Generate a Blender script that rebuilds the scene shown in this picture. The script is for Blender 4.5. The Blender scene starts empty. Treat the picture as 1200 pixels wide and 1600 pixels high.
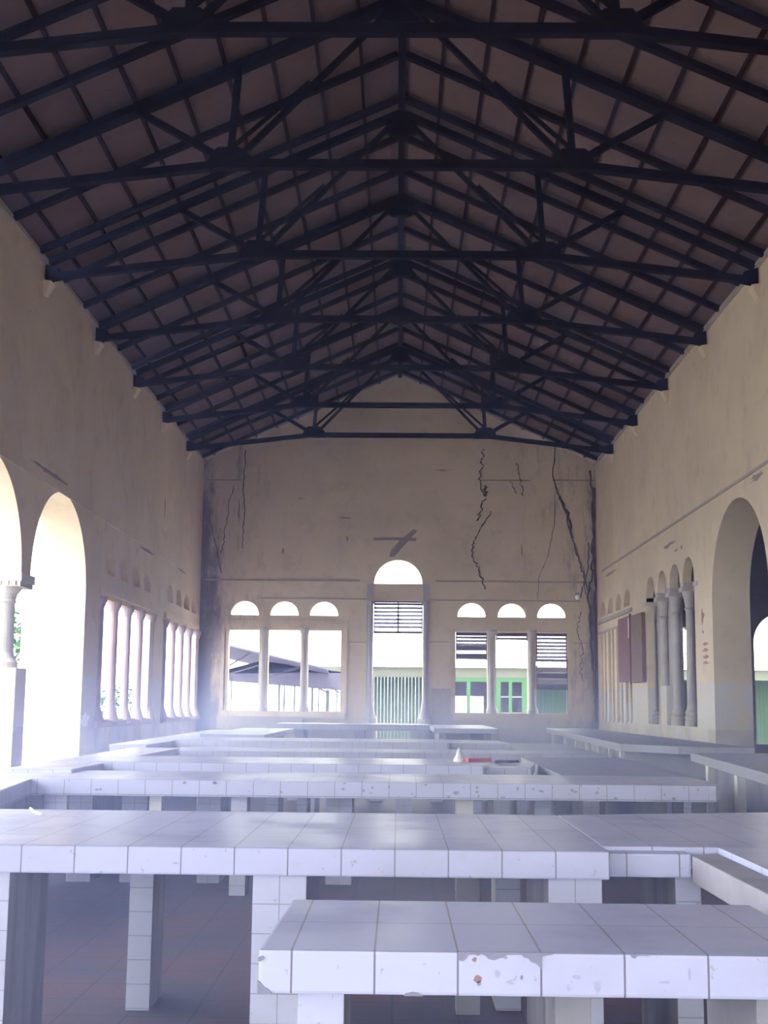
import bpy, bmesh, math, random
from mathutils import Vector, Matrix
random.seed(7)
S = bpy.context.scene
COL = S.collection
HW, YB, EYE = 4.6, 26.61, 1.4          # half width of the hall, rear wall, eye height

# ------------------------------------------------------------------ helpers
class MB:
    """collects shapes, builds ONE mesh object"""
    def __init__(s): s.bm = bmesh.new()
    def verts(s, pts): return [s.bm.verts.new(p) for p in pts]
    def hexa(s, p):                      # 8 points: bottom ring 0-3, top ring 4-7
        v = s.verts(p)
        for f in ((3,2,1,0),(4,5,6,7),(0,1,5,4),(1,2,6,5),(2,3,7,6),(3,0,4,7)):
            s.bm.faces.new([v[i] for i in f])
        return s
    def box(s, x0, x1, y0, y1, z0, z1):
        return s.hexa([(x0,y0,z0),(x1,y0,z0),(x1,y1,z0),(x0,y1,z0),(x0,y0,z1),(x1,y0,z1),(x1,y1,z1),(x0,y1,z1)])
    def bar(s, p, q, w, h, up=(0,0,1)):
        p, q = Vector(p), Vector(q); d = (q-p).normalized(); u = Vector(up)
        a = d.cross(u).normalized()*w/2; b = a.cross(d).normalized()*h/2
        return s.hexa([p-a-b, p+a-b, q+a-b, q-a-b, p-a+b, p+a+b, q+a+b, q-a+b])
    def prism(s, poly, z0, z1):          # plan polygon extruded upwards
        n = len(poly)
        lo = s.verts([(x,y,z0) for x,y in poly]); hi = s.verts([(x,y,z1) for x,y in poly])
        s.bm.faces.new(lo[::-1]); s.bm.faces.new(hi)
        for i in range(n): s.bm.faces.new([lo[i],lo[(i+1)%n],hi[(i+1)%n],hi[i]])
        return s
    def sheet(s, poly, f, t):            # any polygon mapped by f(a,b,depth) to 3D
        n = len(poly)
        lo = s.verts([f(a,b,0) for a,b in poly]); hi = s.verts([f(a,b,t) for a,b in poly])
        s.bm.faces.new(lo[::-1]); s.bm.faces.new(hi)
        for i in range(n): s.bm.faces.new([lo[i],lo[(i+1)%n],hi[(i+1)%n],hi[i]])
        return s
    def tube(s, pts, rad, n=8):
        pts = [Vector(p) for p in pts]; rings = []
        for i, p in enumerate(pts):
            d = (pts[min(i+1,len(pts)-1)]-pts[max(i-1,0)]).normalized()
            u = Vector((0,0,1)) if abs(d.z) < .9 else Vector((1,0,0))
            a = d.cross(u).normalized(); b = d.cross(a)
            r = rad[i] if isinstance(rad,(list,tuple)) else rad
            rings.append(s.verts([p+a*r*math.cos(k*2*math.pi/n)+b*r*math.sin(k*2*math.pi/n) for k in range(n)]))
        for A, B in zip(rings, rings[1:]):
            for k in range(n): s.bm.faces.new([A[k],A[(k+1)%n],B[(k+1)%n],B[k]])
        s.bm.faces.new(rings[0][::-1]); s.bm.faces.new(rings[-1])
        return s
    def lathe(s, prof, c=(0,0), n=20):   # profile of (radius, z)
        rings = [s.verts([(c[0]+r*math.cos(k*2*math.pi/n), c[1]+r*math.sin(k*2*math.pi/n), z) for k in range(n)]) for r,z in prof]
        for A, B in zip(rings, rings[1:]):
            for k in range(n): s.bm.faces.new([A[k],A[(k+1)%n],B[(k+1)%n],B[k]])
        s.bm.faces.new(rings[0][::-1]); s.bm.faces.new(rings[-1])
        return s
    def wall(s, loops, f, t):            # outline + holes (2D), extruded by t through map f
        cu = bpy.data.curves.new('tmp','CURVE'); cu.dimensions = '2D'; cu.fill_mode = 'BOTH'; cu.extrude = .5
        for lp in loops:
            sp = cu.splines.new('POLY'); sp.points.add(len(lp)-1); sp.use_cyclic_u = True
            for p, (a,b) in zip(sp.points, lp): p.co = (a,b,0,1)
        o = bpy.data.objects.new('tmp', cu); COL.objects.link(o)
        me = o.evaluated_get(bpy.context.evaluated_depsgraph_get()).to_mesh()
        base = len(s.bm.verts)
        vs = s.verts([f(v.co.x, v.co.y, (v.co.z+.5)*t) for v in me.vertices])
        for p in me.polygons:
            try: s.bm.faces.new([vs[i] for i in p.vertices])
            except ValueError: pass
        bpy.data.objects.remove(o); bpy.data.curves.remove(cu)
        return s
    def build(s, name, mat, parent=None, org=None, bevel=0, smooth=False):
        bm = s.bm
        bmesh.ops.remove_doubles(bm, verts=bm.verts, dist=1e-5)
        bmesh.ops.recalc_face_normals(bm, faces=bm.faces)
        if bevel:
            bmesh.ops.bevel(bm, geom=[e for e in bm.edges if e.calc_face_angle(0) > .5], offset=bevel, segments=2, affect='EDGES', profile=.6)
        if org is None:
            if parent is not None and parent.type == 'EMPTY' or not len(bm.verts): org = Vector((0,0,0)) if parent is None else Vector(parent.location)
            else:
                c = [v.co for v in bm.verts]
                org = Vector(((min(v.x for v in c)+max(v.x for v in c))/2,(min(v.y for v in c)+max(v.y for v in c))/2,min(v.z for v in c)))
        org = Vector(org)
        bmesh.ops.translate(bm, verts=bm.verts, vec=-org)
        me = bpy.data.meshes.new(name); bm.to_mesh(me); bm.free()
        me.materials.append(mat)
        if smooth:
            me.shade_smooth()
        o = bpy.data.objects.new(name, me); COL.objects.link(o)
        if parent is not None:
            o.parent = parent; o.location = org - Vector(world_loc(parent))
        else: o.location = org
        return o

def world_loc(o):
    v = Vector(o.location)
    while o.parent: o = o.parent; v += Vector(o.location)
    return v
def tag(o, label=None, cat=None, group=None, kind=None):
    if label: o['label'] = label
    if cat: o['category'] = cat
    if group: o['group'] = group
    if kind: o['kind'] = kind
    return o
def empty(name, loc, label=None, cat=None, group=None, kind=None):
    o = bpy.data.objects.new(name, None); COL.objects.link(o); o.location = loc; o.empty_display_size = .1
    return tag(o, label, cat, group, kind)
def dup(o, off, parent=None):
    c = o.copy(); COL.objects.link(c)
    if parent is None: c.location = Vector(o.location)+Vector(off)
    else: c.parent = parent
    for ch in list(o.children): dup(ch, (0,0,0), c)
    return c
def rect(a0,b0,a1,b1): return [(a0,b0),(a1,b0),(a1,b1),(a0,b1)]
def archpts(c, r, spring, n=20):         # left springing to right springing, over the top
    return [(c-r*math.cos(math.pi*k/n), spring+r*math.sin(math.pi*k/n)) for k in range(n+1)]
ORD = ['','first','second','third','fourth','fifth','sixth','seventh','eighth','ninth','tenth','eleventh','twelfth','thirteenth','fourteenth','fifteenth','sixteenth','seventeenth','eighteenth','nineteenth','twentieth']

# ------------------------------------------------------------------ materials
class NT:
    def __init__(s, name, rough=.8, spec=.3):
        s.m = bpy.data.materials.new(name); s.m.use_nodes = True; s.t = s.m.node_tree; s.b = s.t.nodes['Principled BSDF']
        s.b.inputs['Roughness'].default_value = rough; s.b.inputs['Specular IOR Level'].default_value = spec
        s.tc = s.n('ShaderNodeTexCoord'); s.obj = s.tc.outputs['Object']
        s.pos = s.n('ShaderNodeNewGeometry').outputs['Position']
    def n(s, t, **k):
        x = s.t.nodes.new(t)
        for a, v in k.items(): setattr(x, a, v)
        return x
    def l(s, a, b): s.t.links.new(a, b)
    def math(s, op, a, b=None, c=None, clamp=False):
        x = s.n('ShaderNodeMath', operation=op, use_clamp=clamp)
        for i, v in enumerate((a,b,c)):
            if v is None: continue
            if isinstance(v,(int,float)): x.inputs[i].default_value = v
            else: s.l(v, x.inputs[i])
        return x.outputs[0]
    def noise(s, scale, vec=None, detail=4, rough=.6, stretch=None):
        v = vec or s.pos
        if stretch:
            mp = s.n('ShaderNodeMapping'); mp.inputs['Scale'].default_value = stretch; s.l(v, mp.inputs['Vector']); v = mp.outputs[0]
        x = s.n('ShaderNodeTexNoise'); x.inputs['Scale'].default_value = scale; x.inputs['Detail'].default_value = detail; x.inputs['Roughness'].default_value = rough
        s.l(v, x.inputs['Vector']); return x.outputs['Fac']
    def ramp(s, v, lo, hi):              # smooth 0..1 between lo and hi
        x = s.n('ShaderNodeMapRange', interpolation_type='SMOOTHSTEP'); x.inputs['From Min'].default_value = lo; x.inputs['From Max'].default_value = hi
        s.l(v, x.inputs['Value']); return x.outputs[0]
    def mix(s, f, a, b):
        x = s.n('ShaderNodeMix', data_type='RGBA')
        if isinstance(f,(int,float)): x.inputs[0].default_value = f
        else: s.l(f, x.inputs[0])
        for i, v in ((6,a),(7,b)):
            if isinstance(v,(tuple,list)): x.inputs[i].default_value = (*v[:3],1)
            else: s.l(v, x.inputs[i])
        return x.outputs[2]
    def xyz(s, v):
        x = s.n('ShaderNodeSeparateXYZ'); s.l(v, x.inputs[0]); return x.outputs
    def color(s, c):
        if isinstance(c,(tuple,list)): s.b.inputs['Base Color'].default_value = (*c[:3],1)
        else: s.l(c, s.b.inputs['Base Color'])
        return s
    def bump(s, h, strength=.3, dist=.01):
        x = s.n('ShaderNodeBump'); x.inputs['Strength'].default_value = strength; x.inputs['Distance'].default_value = dist
        s.l(h, x.inputs['Height']); s.l(x.outputs[0], s.b.inputs['Normal']); return s

def plain(name, c, rough=.7, spec=.3, var=.15, scale=6):
    t = NT(name, rough, spec); f = t.noise(scale)
    t.color(t.mix(f, tuple(v*(1-var) for v in c), tuple(min(1,v*(1+var)) for v in c)))
    return t.m

def grid(t, sx, sy, sz, w):
    """grout lines every sx, sy, sz metres in object space, on the faces where they lie"""
    p = t.xyz(t.obj); nrm = t.xyz(t.tc.outputs['Normal']); out = None
    for a, sz_ in enumerate((sx, sy, sz)):
        d = t.math('PINGPONG', p[a], sz_/2)
        m = t.math('MULTIPLY', t.math('LESS_THAN', d, w/2), t.math('LESS_THAN', t.math('ABSOLUTE', nrm[a]), .6))
        out = m if out is None else t.math('MAXIMUM', out, m)
    return out
def tile_mat(name, base, sz=.108, w=.005, dirt=.35, rough=.16, grout=(.17,.15,.21), dirtcol=(.36,.33,.36), sides=False, sy=.36, spec=.3):
    t = NT(name, rough, spec)
    g = grid(t, .2, sy, sz, w)
    n1 = t.ramp(t.noise(2.2), .45, .75); n2 = t.ramp(t.noise(38, detail=3), .66, .74)
    c = t.mix(t.math('MULTIPLY', n1, dirt), base, dirtcol)
    c = t.mix(t.math('MULTIPLY', n2, .55), c, (.22,.17,.17))
    # shade put into the colour: upward faces mixed darker and bluer than the fronts
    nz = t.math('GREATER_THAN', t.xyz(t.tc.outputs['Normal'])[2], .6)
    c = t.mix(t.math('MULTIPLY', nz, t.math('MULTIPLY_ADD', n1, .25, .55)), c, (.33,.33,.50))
    c = t.mix(g, c, grout)
    if sides:      # only the narrow front is tiled, the flanks are bare cement with drips
        nx = t.math('GREATER_THAN', t.math('ABSOLUTE', t.xyz(t.tc.outputs['Normal'])[0]), .6)
        cem = t.mix(t.ramp(t.noise(6, stretch=(1,1,.15), detail=5),.4,.65), (.30,.28,.30), (.17,.155,.15))
        c = t.mix(nx, c, cem)
    t.color(c)
    t.l(t.math('MULTIPLY_ADD', n1, .15, rough+.16), t.b.inputs['Roughness'])
    t.bump(t.math('ADD', t.math('MULTIPLY', g, -1), t.math('MULTIPLY', t.noise(9), .25)), .25, .004)
    return t.m
M = {}
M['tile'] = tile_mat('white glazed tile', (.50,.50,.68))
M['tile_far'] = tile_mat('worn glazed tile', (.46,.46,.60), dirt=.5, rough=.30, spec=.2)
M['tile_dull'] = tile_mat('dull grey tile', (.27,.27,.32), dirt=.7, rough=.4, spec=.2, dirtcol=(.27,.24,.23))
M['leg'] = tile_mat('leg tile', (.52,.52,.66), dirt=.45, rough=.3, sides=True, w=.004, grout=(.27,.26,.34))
M['cement'] = plain('grey cement', (.34,.32,.34), .9, .2, .35, 4)
M['mortar'] = plain('exposed mortar', (.25,.24,.30), .95, .1, .3, 30)
M['iron'] = plain('dark painted iron', (.007,.004,.004), .9, .05, .4, 8)
M['rafter'] = plain('dark brown timber', (.010,.005,.005), .9, .05, .4, 8)
M['lath'] = plain('red brown batten', (.028,.011,.009), .9, .05, .3, 8)
M['white'] = plain('white paint', (.8,.79,.78), .7, .3, .08)
M['column'] = plain('grey column plaster', (.47,.43,.37), .85, .2, .25, 5)
M['pinkcol'] = plain('pinkish mullion', (.40,.31,.32), .85, .2, .15, 9)
M['frame'] = plain('grey lavender frame', (.46,.42,.42), .8, .2, .15)
M['slat'] = plain('dark slat', (.16,.13,.19), .7, .3, .2)
M['shutter'] = plain('red brown board', (.17,.045,.028), .7, .3, .3)
M['shutter2'] = plain('faded brown board', (.21,.13,.085), .8, .2, .3)
M['vine'] = plain('dry root', (.11,.085,.085), .9, .1, .4, 12)
M['stain'] = plain('dark wall stain', (.33,.27,.22), .95, .05, .4, 14)
M['stain_red'] = plain('faded red paint', (.40,.19,.17), .9, .1, .3, 20)
M['stone'] = plain('string course plaster', (.40,.35,.28), .9, .1, .3, 9)
M['leaf'] = plain('green leaf', (.05,.13,.025), .7, .2, .5, 3)
M['stem'] = plain('plant stem', (.16,.11,.06), .9)
M['green'] = plain('green painted boards', (.020,.052,.018), .7, .3, .2)
M['greenpost'] = plain('light green post', (.045,.13,.04), .7, .3, .15)
M['cream'] = plain('cream fascia', (.13,.135,.095), .9, .2, .1)
M['shed'] = plain('weathered shed sheet', (.11,.10,.135), .9, .1, .4, 2)
M['pole'] = plain('shed pole', (.06,.055,.075), .8)
M['rust'] = plain('rusty spot', (.30,.19,.15), .9, .1, .3, 60)
M['speck'] = plain('pale grime', (.42,.40,.55), .8, .1, .2, 60)
M['plastic'] = plain('white plastic', (.85,.85,.88), .4, .4, .05)
M['red'] = plain('red packaging', (.6,.12,.14), .4)
M['dark'] = plain('dark scrap', (.07,.06,.10), .7)
M['lampm'] = plain('white lamp glass', (.9,.9,.88), .3, .5, .02)

def plaster(name, base, dado=False, damp=True):
    t = NT(name, .92, .12)
    p = t.xyz(t.pos)
    n0 = t.noise(.55, detail=6); n1 = t.noise(3.1, detail=6); n2 = t.noise(2.0, stretch=(1.2,1.2,.22), detail=6, rough=.7)
    c = t.mix(t.ramp(n0,.35,.7), base, tuple(v*.86 for v in base))
    c = t.mix(t.math('MULTIPLY', t.ramp(n1,.52,.72), .28), c, (.40,.33,.25))
    c = t.mix(t.math('MULTIPLY', t.ramp(n2,.60,.76), .35), c, (.30,.25,.21))
    # small scattered marks
    c = t.mix(t.math('MULTIPLY', t.ramp(t.noise(7, detail=5, rough=.75),.68,.74), .6), c, (.20,.17,.16))
    if dado:       # white wash up to 1.8 m, worn away in patches
        edge = t.math('ADD', 1.79, t.math('MULTIPLY', t.math('SUBTRACT', n1, .5), .12))
        low = t.math('LESS_THAN', p[2], edge)
        keep = t.ramp(t.noise(2.3, detail=6, rough=.7), .40, .50)
        c = t.mix(t.math('MULTIPLY', t.math('MULTIPLY', low, keep), .9), c, (.60,.57,.54))
        foot = t.math('MULTIPLY', t.math('LESS_THAN', p[2], 1.1), t.ramp(t.noise(1.7, detail=6), .40,.6))
        c = t.mix(t.math('MULTIPLY', foot, .5), c, (.33,.26,.23))
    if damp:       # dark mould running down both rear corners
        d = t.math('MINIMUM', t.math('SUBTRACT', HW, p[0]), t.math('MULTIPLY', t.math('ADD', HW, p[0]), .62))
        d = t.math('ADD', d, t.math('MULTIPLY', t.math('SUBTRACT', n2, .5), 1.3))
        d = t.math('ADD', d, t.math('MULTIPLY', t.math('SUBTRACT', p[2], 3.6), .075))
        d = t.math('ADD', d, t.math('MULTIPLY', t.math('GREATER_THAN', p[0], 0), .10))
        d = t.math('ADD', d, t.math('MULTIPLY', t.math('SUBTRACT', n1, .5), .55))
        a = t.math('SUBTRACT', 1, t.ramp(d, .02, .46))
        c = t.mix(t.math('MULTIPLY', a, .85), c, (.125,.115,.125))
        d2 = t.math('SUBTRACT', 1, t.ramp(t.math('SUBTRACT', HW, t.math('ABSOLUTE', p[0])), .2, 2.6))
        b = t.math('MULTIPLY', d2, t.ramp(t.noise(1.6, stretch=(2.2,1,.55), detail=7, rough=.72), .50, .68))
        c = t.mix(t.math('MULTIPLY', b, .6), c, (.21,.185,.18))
    t.color(c); t.bump(t.noise(14, detail=6), .25, .02)
    return t.m
M['wall_back'] = plaster('rear wall plaster', (.72,.595,.40))
M['wall_side'] = plaster('side wall plaster', (.72,.595,.40), dado=True, damp=False)
M['outer'] = plaster('outer wall plaster', (.70,.66,.58), damp=False)

def ceiling_mat():
    t = NT('grey brown ceiling board', .9, .1)
    n = t.noise(.7, detail=6); m = t.noise(5, detail=5)
    c = t.mix(t.ramp(n,.3,.7), (.165,.108,.088), (.128,.084,.068))
    c = t.mix(t.math('MULTIPLY', t.ramp(m,.62,.72), .5), c, (.065,.05,.045))
    t.color(c); return t.m
M['ceiling'] = ceiling_mat()
def floor_mat():
    t = NT('red brown quarry tile', .55, .3)
    g = grid(t, .30, .30, 9, .012)
    n = t.noise(1.4, detail=6); ch = t.noise(22)
    c = t.mix(t.ramp(n,.38,.66), (.13,.058,.052), (.065,.05,.062))
    c = t.mix(t.math('MULTIPLY', t.ramp(ch,.60,.72), .5), c, (.20,.16,.15))
    c = t.mix(g, c, (.035,.028,.03)); t.color(c); t.bump(t.math('MULTIPLY', g, -1), .4, .006)
    return t.m
M['floor'] = floor_mat()
def ground_mat():
    t = NT('pale dusty yard', .95, .1)
    t.color(t.mix(t.noise(.8, detail=6), (.25,.23,.20), (.36,.33,.29))); return t.m
M['ground'] = ground_mat()
def rooftile_mat():
    t = NT('pale concrete roof tile', .8, .2)
    t.color(t.mix(t.noise(2.5, detail=5), (.62,.57,.50), (.74,.69,.62))); return t.m
M['rooftile'] = rooftile_mat()

# ------------------------------------------------------------------ room shell
MX = lambda sgn: (lambda a,b,d: (sgn*(HW+d), a, b))          # side wall: (y,z) -> 3D
MY = lambda a,b,d: (a, YB+d, b)                              # rear wall: (x,z) -> 3D
Y0 = -6.0
ROOF0, SL = 9.25, .455
under = lambda x: ROOF0 - SL*abs(x)

def bank_lights(y0, full, open_=False):
    """holes of one four-light side window; full: open up into the arch"""
    h = []
    for k in range(4):
        a = y0+.92*k
        if full: h.append((a,))
        else:
            if not open_: h.append(rect(a,1.14,a+.72,3.02))
            elif k == 0: h.append(rect(a,1.14,a+3.48,3.02))
            h.append(archpts(a+.36,.34,3.43,14))
    if full:       # one wide opening with a scalloped head, the columns stand free in it
        top = []
        for (a,) in h: top += archpts(a+.36,.36,3.43,14)
        h = [[(y0,1.12)]+top+[(y0+3.48,1.12)]]
    return h
def twin_arch(c1, c2, r=1.29, sp=2.96):
    return [(c1-r,-.02)]+archpts(c1,r,sp,32)+archpts(c2,r,sp,32)+[(c2+r,-.02)]
def single_arch(c, r=1.29, sp=2.96): return [(c-r,-.02)]+archpts(c,r,sp,32)+[(c+r,-.02)]
twins = {-1: [twin_arch(12.64,15.57), twin_arch(5.2,8.13), twin_arch(-2.24,.69)],
          1: [single_arch(c) for c in (12.64,15.57,5.2,8.13,-2.24,.69)]}
TH = .14
def side_wall(sgn, name):
    m = MB()
    out = rect(Y0,-.04,YB+.3,7.13)
    # inner leaf
    m.wall([out]+[list(t) for t in twins[sgn]]+bank_lights(17.86, sgn>0, sgn<0)+bank_lights(22.75, False, sgn<0), MX(sgn), TH)
    # thick outer leaf round the arches
    out2 = rect(Y0,-.04,17.68,7.13)
    m.wall([out2]+[list(t) for t in twins[sgn]], lambda a,b,d: (sgn*(HW+TH+d), a, b), .41)
    o = m.build(name, M['wall_side'], org=(sgn*HW,0,0)); tag(o, kind='structure')
    # backing that closes the blind arches
    k = MB()
    if sgn < 0:
        for y0 in (17.86,22.75): k.box(-HW-TH-.05,-HW-TH+.03,y0-.1,y0+3.6,3.22,4.0)
    else:
        k.box(HW+TH-.03,HW+TH+.05,22.6,26.4,3.22,4.0)
        k.box(HW+TH-.06,HW+TH+.05,22.6,26.4,1.0,3.10)
    k.build('blind_panel', M['wall_side'], o)
    return o
wl = side_wall(-1,'wall_left'); wr = side_wall(1,'wall_right')

# rear wall with its lunettes
lun_l = [(-3.88,-3.23),(-2.96,-2.31),(-2.04,-1.39)]; lun_r = [(1.38,2.03),(2.31,2.95),(3.22,3.87)]
lit_l = [(-3.91,-3.20),(-2.99,-2.24),(-2.07,-1.31)]; lit_r = [(1.33,2.07),(2.26,3.00),(3.18,3.91)]
holes = [archpts(0,.56,4.21,24), rect(-.57,.62,.58,3.80)]
for a,b in lun_l+lun_r: holes.append(archpts((a+b)/2,(b-a)/2,3.455,16))
for a,b in lit_l+lit_r: holes.append(rect(a,1.26,b,3.11))
mb = MB(); mb.wall([[(-HW,-.04),(HW,-.04),(HW,7.1),(0,9.22),(-HW,7.1)]]+holes, MY, .2)
wb = tag(mb.build('wall_back', M['wall_back'], org=(0,YB,0)), kind='structure')
# front end of the hall (behind the viewer): a wide gateway
mb = MB(); mb.wall([[(-HW,-.04),(HW,-.04),(HW,7.1),(0,9.22),(-HW,7.1)], [(-4.0,-.02)]+[(-4.0,3.4),(4.0,3.4)]+[(4.0,-.02)]], lambda a,b,d:(a,Y0-d,b), .3)
tag(mb.build('wall_front', M['wall_back'], org=(0,Y0,0)), kind='structure')
# floor and ceiling
tag(MB().box(-HW-.6,HW+.6,Y0-.3,YB+.2,-.06,0).build('floor', M['floor'], org=(0,0,0)), kind='structure')
mb = MB()
for s in (-1,1):
    a = [(s*5.6,Y0-.6,under(5.6)),(0,Y0-.6,ROOF0),(0,YB+.6,ROOF0),(s*5.6,YB+.6,under(5.6))]
    mb.hexa(a+[(x,y,z+.06) for x,y,z in a])
tag(mb.build('ceiling', M['ceiling'], org=(0,0,0)), kind='structure')

# string courses
def trim(name, m, mat='stone'): return tag(m.build(name, M[mat]), kind='structure')
trim('trim_1', MB().box(-4.5,-.9,YB-.018,YB+.02,4.25,4.29).box(.86,4.58,YB-.018,YB+.02,4.26,4.30))
trim('trim_2', MB().box(-3.2,-.66,YB-.022,YB+.02,3.83,3.855).box(.66,4.2,YB-.022,YB+.02,3.825,3.85).box(.66,1.25,YB-.022,YB+.02,2.86,2.88).box(-1.2,-.66,YB-.022,YB+.02,2.83,2.85).box(4.05,4.58,YB-.022,YB+.02,2.86,2.88))
trim('trim_3', MB().box(HW-.018,HW+.02,2,25.9,4.44,4.48))
trim('trim_4', MB().box(-HW-.02,-HW+.014,2,25.5,4.22,4.26), 'wall_side')
for i,(y0,y1) in enumerate(((17.72,21.5),(22.6,26.35))):
    trim('trim_%d'%(5+i), MB().box(-HW-.02,-HW+.05,y0,y1,3.10,3.19), 'wall_side')
trim('trim_7', MB().box(HW-.05,HW+.02,22.6,26.35,3.28,3.36).box(HW-.03,HW+.02,22.6,26.35,3.05,3.10))
# eave plates
trim('trim_8', MB().box(-HW,-HW+.05,Y0,YB,7.02,7.08), 'stone')
trim('trim_9', MB().box(HW-.05,HW,Y0,YB,7.02,7.08), 'stone')
# worn plinth beside the rear door opening
trim('trim_10', MB().box(.80,1.22,YB-.07,YB+.02,.9,1.80).box(.78,1.26,YB-.10,YB+.02,.9,1.22), 'stone')
# raised sill block under the left rear window
trim('trim_11', MB().box(-4.1,-2.15,YB-.22,YB+.02,.85,1.13))

# rear windows
def rear_window(name, lights, x0, x1, posts, z0=1.26, z1=3.11, mat='wall_back'):
    e = empty(name, ((x0+x1)/2,YB,z0-.15), kind='structure')
    m = MB().box(x0-.02,x1+.02,YB-.09,YB+.05,z0-.16,z0-.015); m.build('window_sill', M['wall_back'], e)
    m = MB().box(x0-.06,x0,YB-.035,YB+.03,z0-.1,3.34).box(x1,x1+.06,YB-.035,YB+.03,z0-.1,3.34).box(x0,x1,YB-.03,YB+.03,z1+.03,3.34)
    m.build('window_frame', M['wall_back'], e)
    for x in posts:
        m = MB().lathe([(.13,z0-.02),(.13,z0+.06),(.105,z0+.12),(.085,z0+.2),(.075,z1-.15),(.085,z1-.1),(.12,z1),(.12,z1+.05)], (x,YB+.02), 16)
        m.build('mullion', M['column'], e, smooth=False)
    return e
rear_window('window_1', lit_l, -4.0,-1.22, (-3.095,-2.155))
w2 = empty('window_2', (0,YB,.6), kind='structure')
m = MB()
for s in (-1,1): m.box(min(s*.58,s*.72),max(s*.58,s*.72),YB-.03,YB+.05,.6,4.2)
m.build('window_frame', M['frame'], w2)
for s in (-1,1):
    MB().lathe([(.17,.6),(.17,1.10),(.12,1.2),(.07,1.5),(.055,1.6),(.055,3.7),(.09,3.8)], (s*.63,YB-.02), 16).build('mullion', M['frame'], w2)
rear_window('window_3', lit_r, 1.24,4.0, (2.165,3.09))

# side windows: columns, capitals, sills
def side_bank(name, sgn, y0, slim, parts=5):
    e = empty(name, (sgn*HW,y0+1.74,1.0), kind='structure')
    x = sgn*(HW+TH/2)
    r = .072 if slim else .10
    for k in range(parts):
        y = y0-.10+.92*k
        if slim:
            m = MB().lathe([(.15,1.06),(.15,1.10),(.10,1.24),(r,1.34),(r,2.86),(r+.03,2.94),(.12,3.0),(.12,3.04)], (x-sgn*.05,y), 14)
            m.build('mullion', M['pinkcol'], e)
        else:
            xx = HW+.13
            m = MB().lathe([(.12,1.12),(.12,1.20),(.11,1.22),(.12,1.27),(.10,1.30),(.11,1.34),(.09,1.38),(.075,1.45),(.064,2.95),(.07,2.98),(.09,3.0),(.07,3.03),(.09,3.16),(.125,3.28)], (xx,y), 18)
            m.box(xx-.145,xx+.06,y-.12,y+.12,3.28,3.35).box(xx-.122,xx+.06,y-.10,y+.10,3.35,3.445)
            m.build('mullion', M['column'], e)
    if slim: MB().box(min(sgn*(HW-.06),sgn*(HW+.2)),max(sgn*(HW-.06),sgn*(HW+.2)),y0-.25,y0+3.7,1.02,1.12).build('window_sill', M['stone'], e)
    return e
side_bank('window_4', -1, 17.86, True); side_bank('window_5', -1, 22.75, True)
w6 = side_bank('window_6', 1, 17.86, False)
# bricked up lower parts of two lights in the near right window
MB().box(HW+.02,HW+TH,19.95,20.40,1.12,1.79).build('infill_panel', M['wall_side'], w6)
MB().box(HW+.20,HW+.27,19.72,23.4,1.0,4.1).build('infill_panel', M['column'], w6)
w7 = empty('window_7', (HW,24.5,1.0), kind='structure')
for k in range(8):
    MB().box(HW-.03,HW+.06,22.8+.46*k,22.95+.46*k,1.1,3.06).build('mullion', M['wall_side'], w7)

# the twin arches' shared column on its pedestal (left and right)
for s, lb in ((-1,'round column on a square pedestal between the two bright left arches'),):
    e = empty('arcade_column', (s*(HW+.28),14.1,0), lb, 'column')
    MB().box(-HW-.58,-HW+.0,13.92,14.32,0,1.81).build('pedestal', M['wall_side'], e, bevel=.015)
    MB().lathe([(.22,1.81),(.22,1.88),(.19,1.93),(.165,2.0),(.155,2.55),(.15,2.6),(.17,2.62),(.16,2.65)], (-HW-.28,14.12), 24).build('shaft', M['outer'], e, smooth=False)
    m = MB().lathe([(.16,2.65),(.18,2.72),(.24,2.80)], (-HW-.28,14.12), 24).box(-HW-.56,-HW+.01,13.88,14.36,2.80,2.86).box(-HW-.58,-HW+.03,13.86,14.38,2.86,2.96)
    for k in range(6): m.box(-HW-.54+.09*k,-HW-.49+.09*k,13.85,13.88,2.81,2.86)
    m.build('capital', M['outer'], e)
# marks and stains on the walls (irregular flat patches)
def blob(cx, cz, w, h, n=26, rag=.6):
    return [(cx+w/2*math.cos(2*math.pi*k/n)*random.uniform(1-rag,1+rag*.4), cz+h/2*math.sin(2*math.pi*k/n)*random.uniform(1-rag,1+rag*.4)) for k in range(n)]
m = MB()
m.sheet([(-.60,5.22),(-.2,5.23),(.40,5.21),(.42,5.29),(-.05,5.30),(-.58,5.29)], lambda a,b,d:(a,YB-.004+d,b), .006)
m.sheet([(-.22,4.84),(-.10,4.84),(.43,5.45),(.35,5.50),(.05,5.25),(-.17,5.0)], lambda a,b,d:(a,YB-.005+d,b), .006)
m.build('painted_mark', M['stain'], wb)
for (a,b,w,h) in ((-1.25,5.75,.34,.05),(-1.2,5.25,.08,.12),(-2.7,4.95,.1,.14),(-3.75,5.9,.05,.55),(1.0,6.9,.5,.03),(2.87,5.0,.04,.4),(-2.3,6.2,.3,.02)):
    MB().sheet(blob(a,b,w,h), lambda p,q,d:(p,YB-.003+d,q), .005).build('stain', M['stain'], wb)
MB().box(1.95,3.05,YB-.006,YB+.01,6.655,6.685).box(3.6,4.58,YB-.006,YB+.01,6.67,6.70).box(-4.5,-3.7,YB-.006,YB+.01,6.62,6.64).build('crack', M['stain'], wb)
for y,z,w,h in ((19.5,4.16,1.1,.09),(24.9,4.30,1.4,.08),(14.6,4.36,.55,.12),(13.6,4.36,.4,.1),(18.95,4.0,.25,.05),(18.6,4.0,.12,.07),(17.35,2.80,.12,.07),(17.4,2.55,.1,.06)):
    MB().sheet(blob(y,z,w,h), lambda p,q,d:(HW-.004+d,p,q), .006).build('stain', M['stain'], wr)
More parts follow.
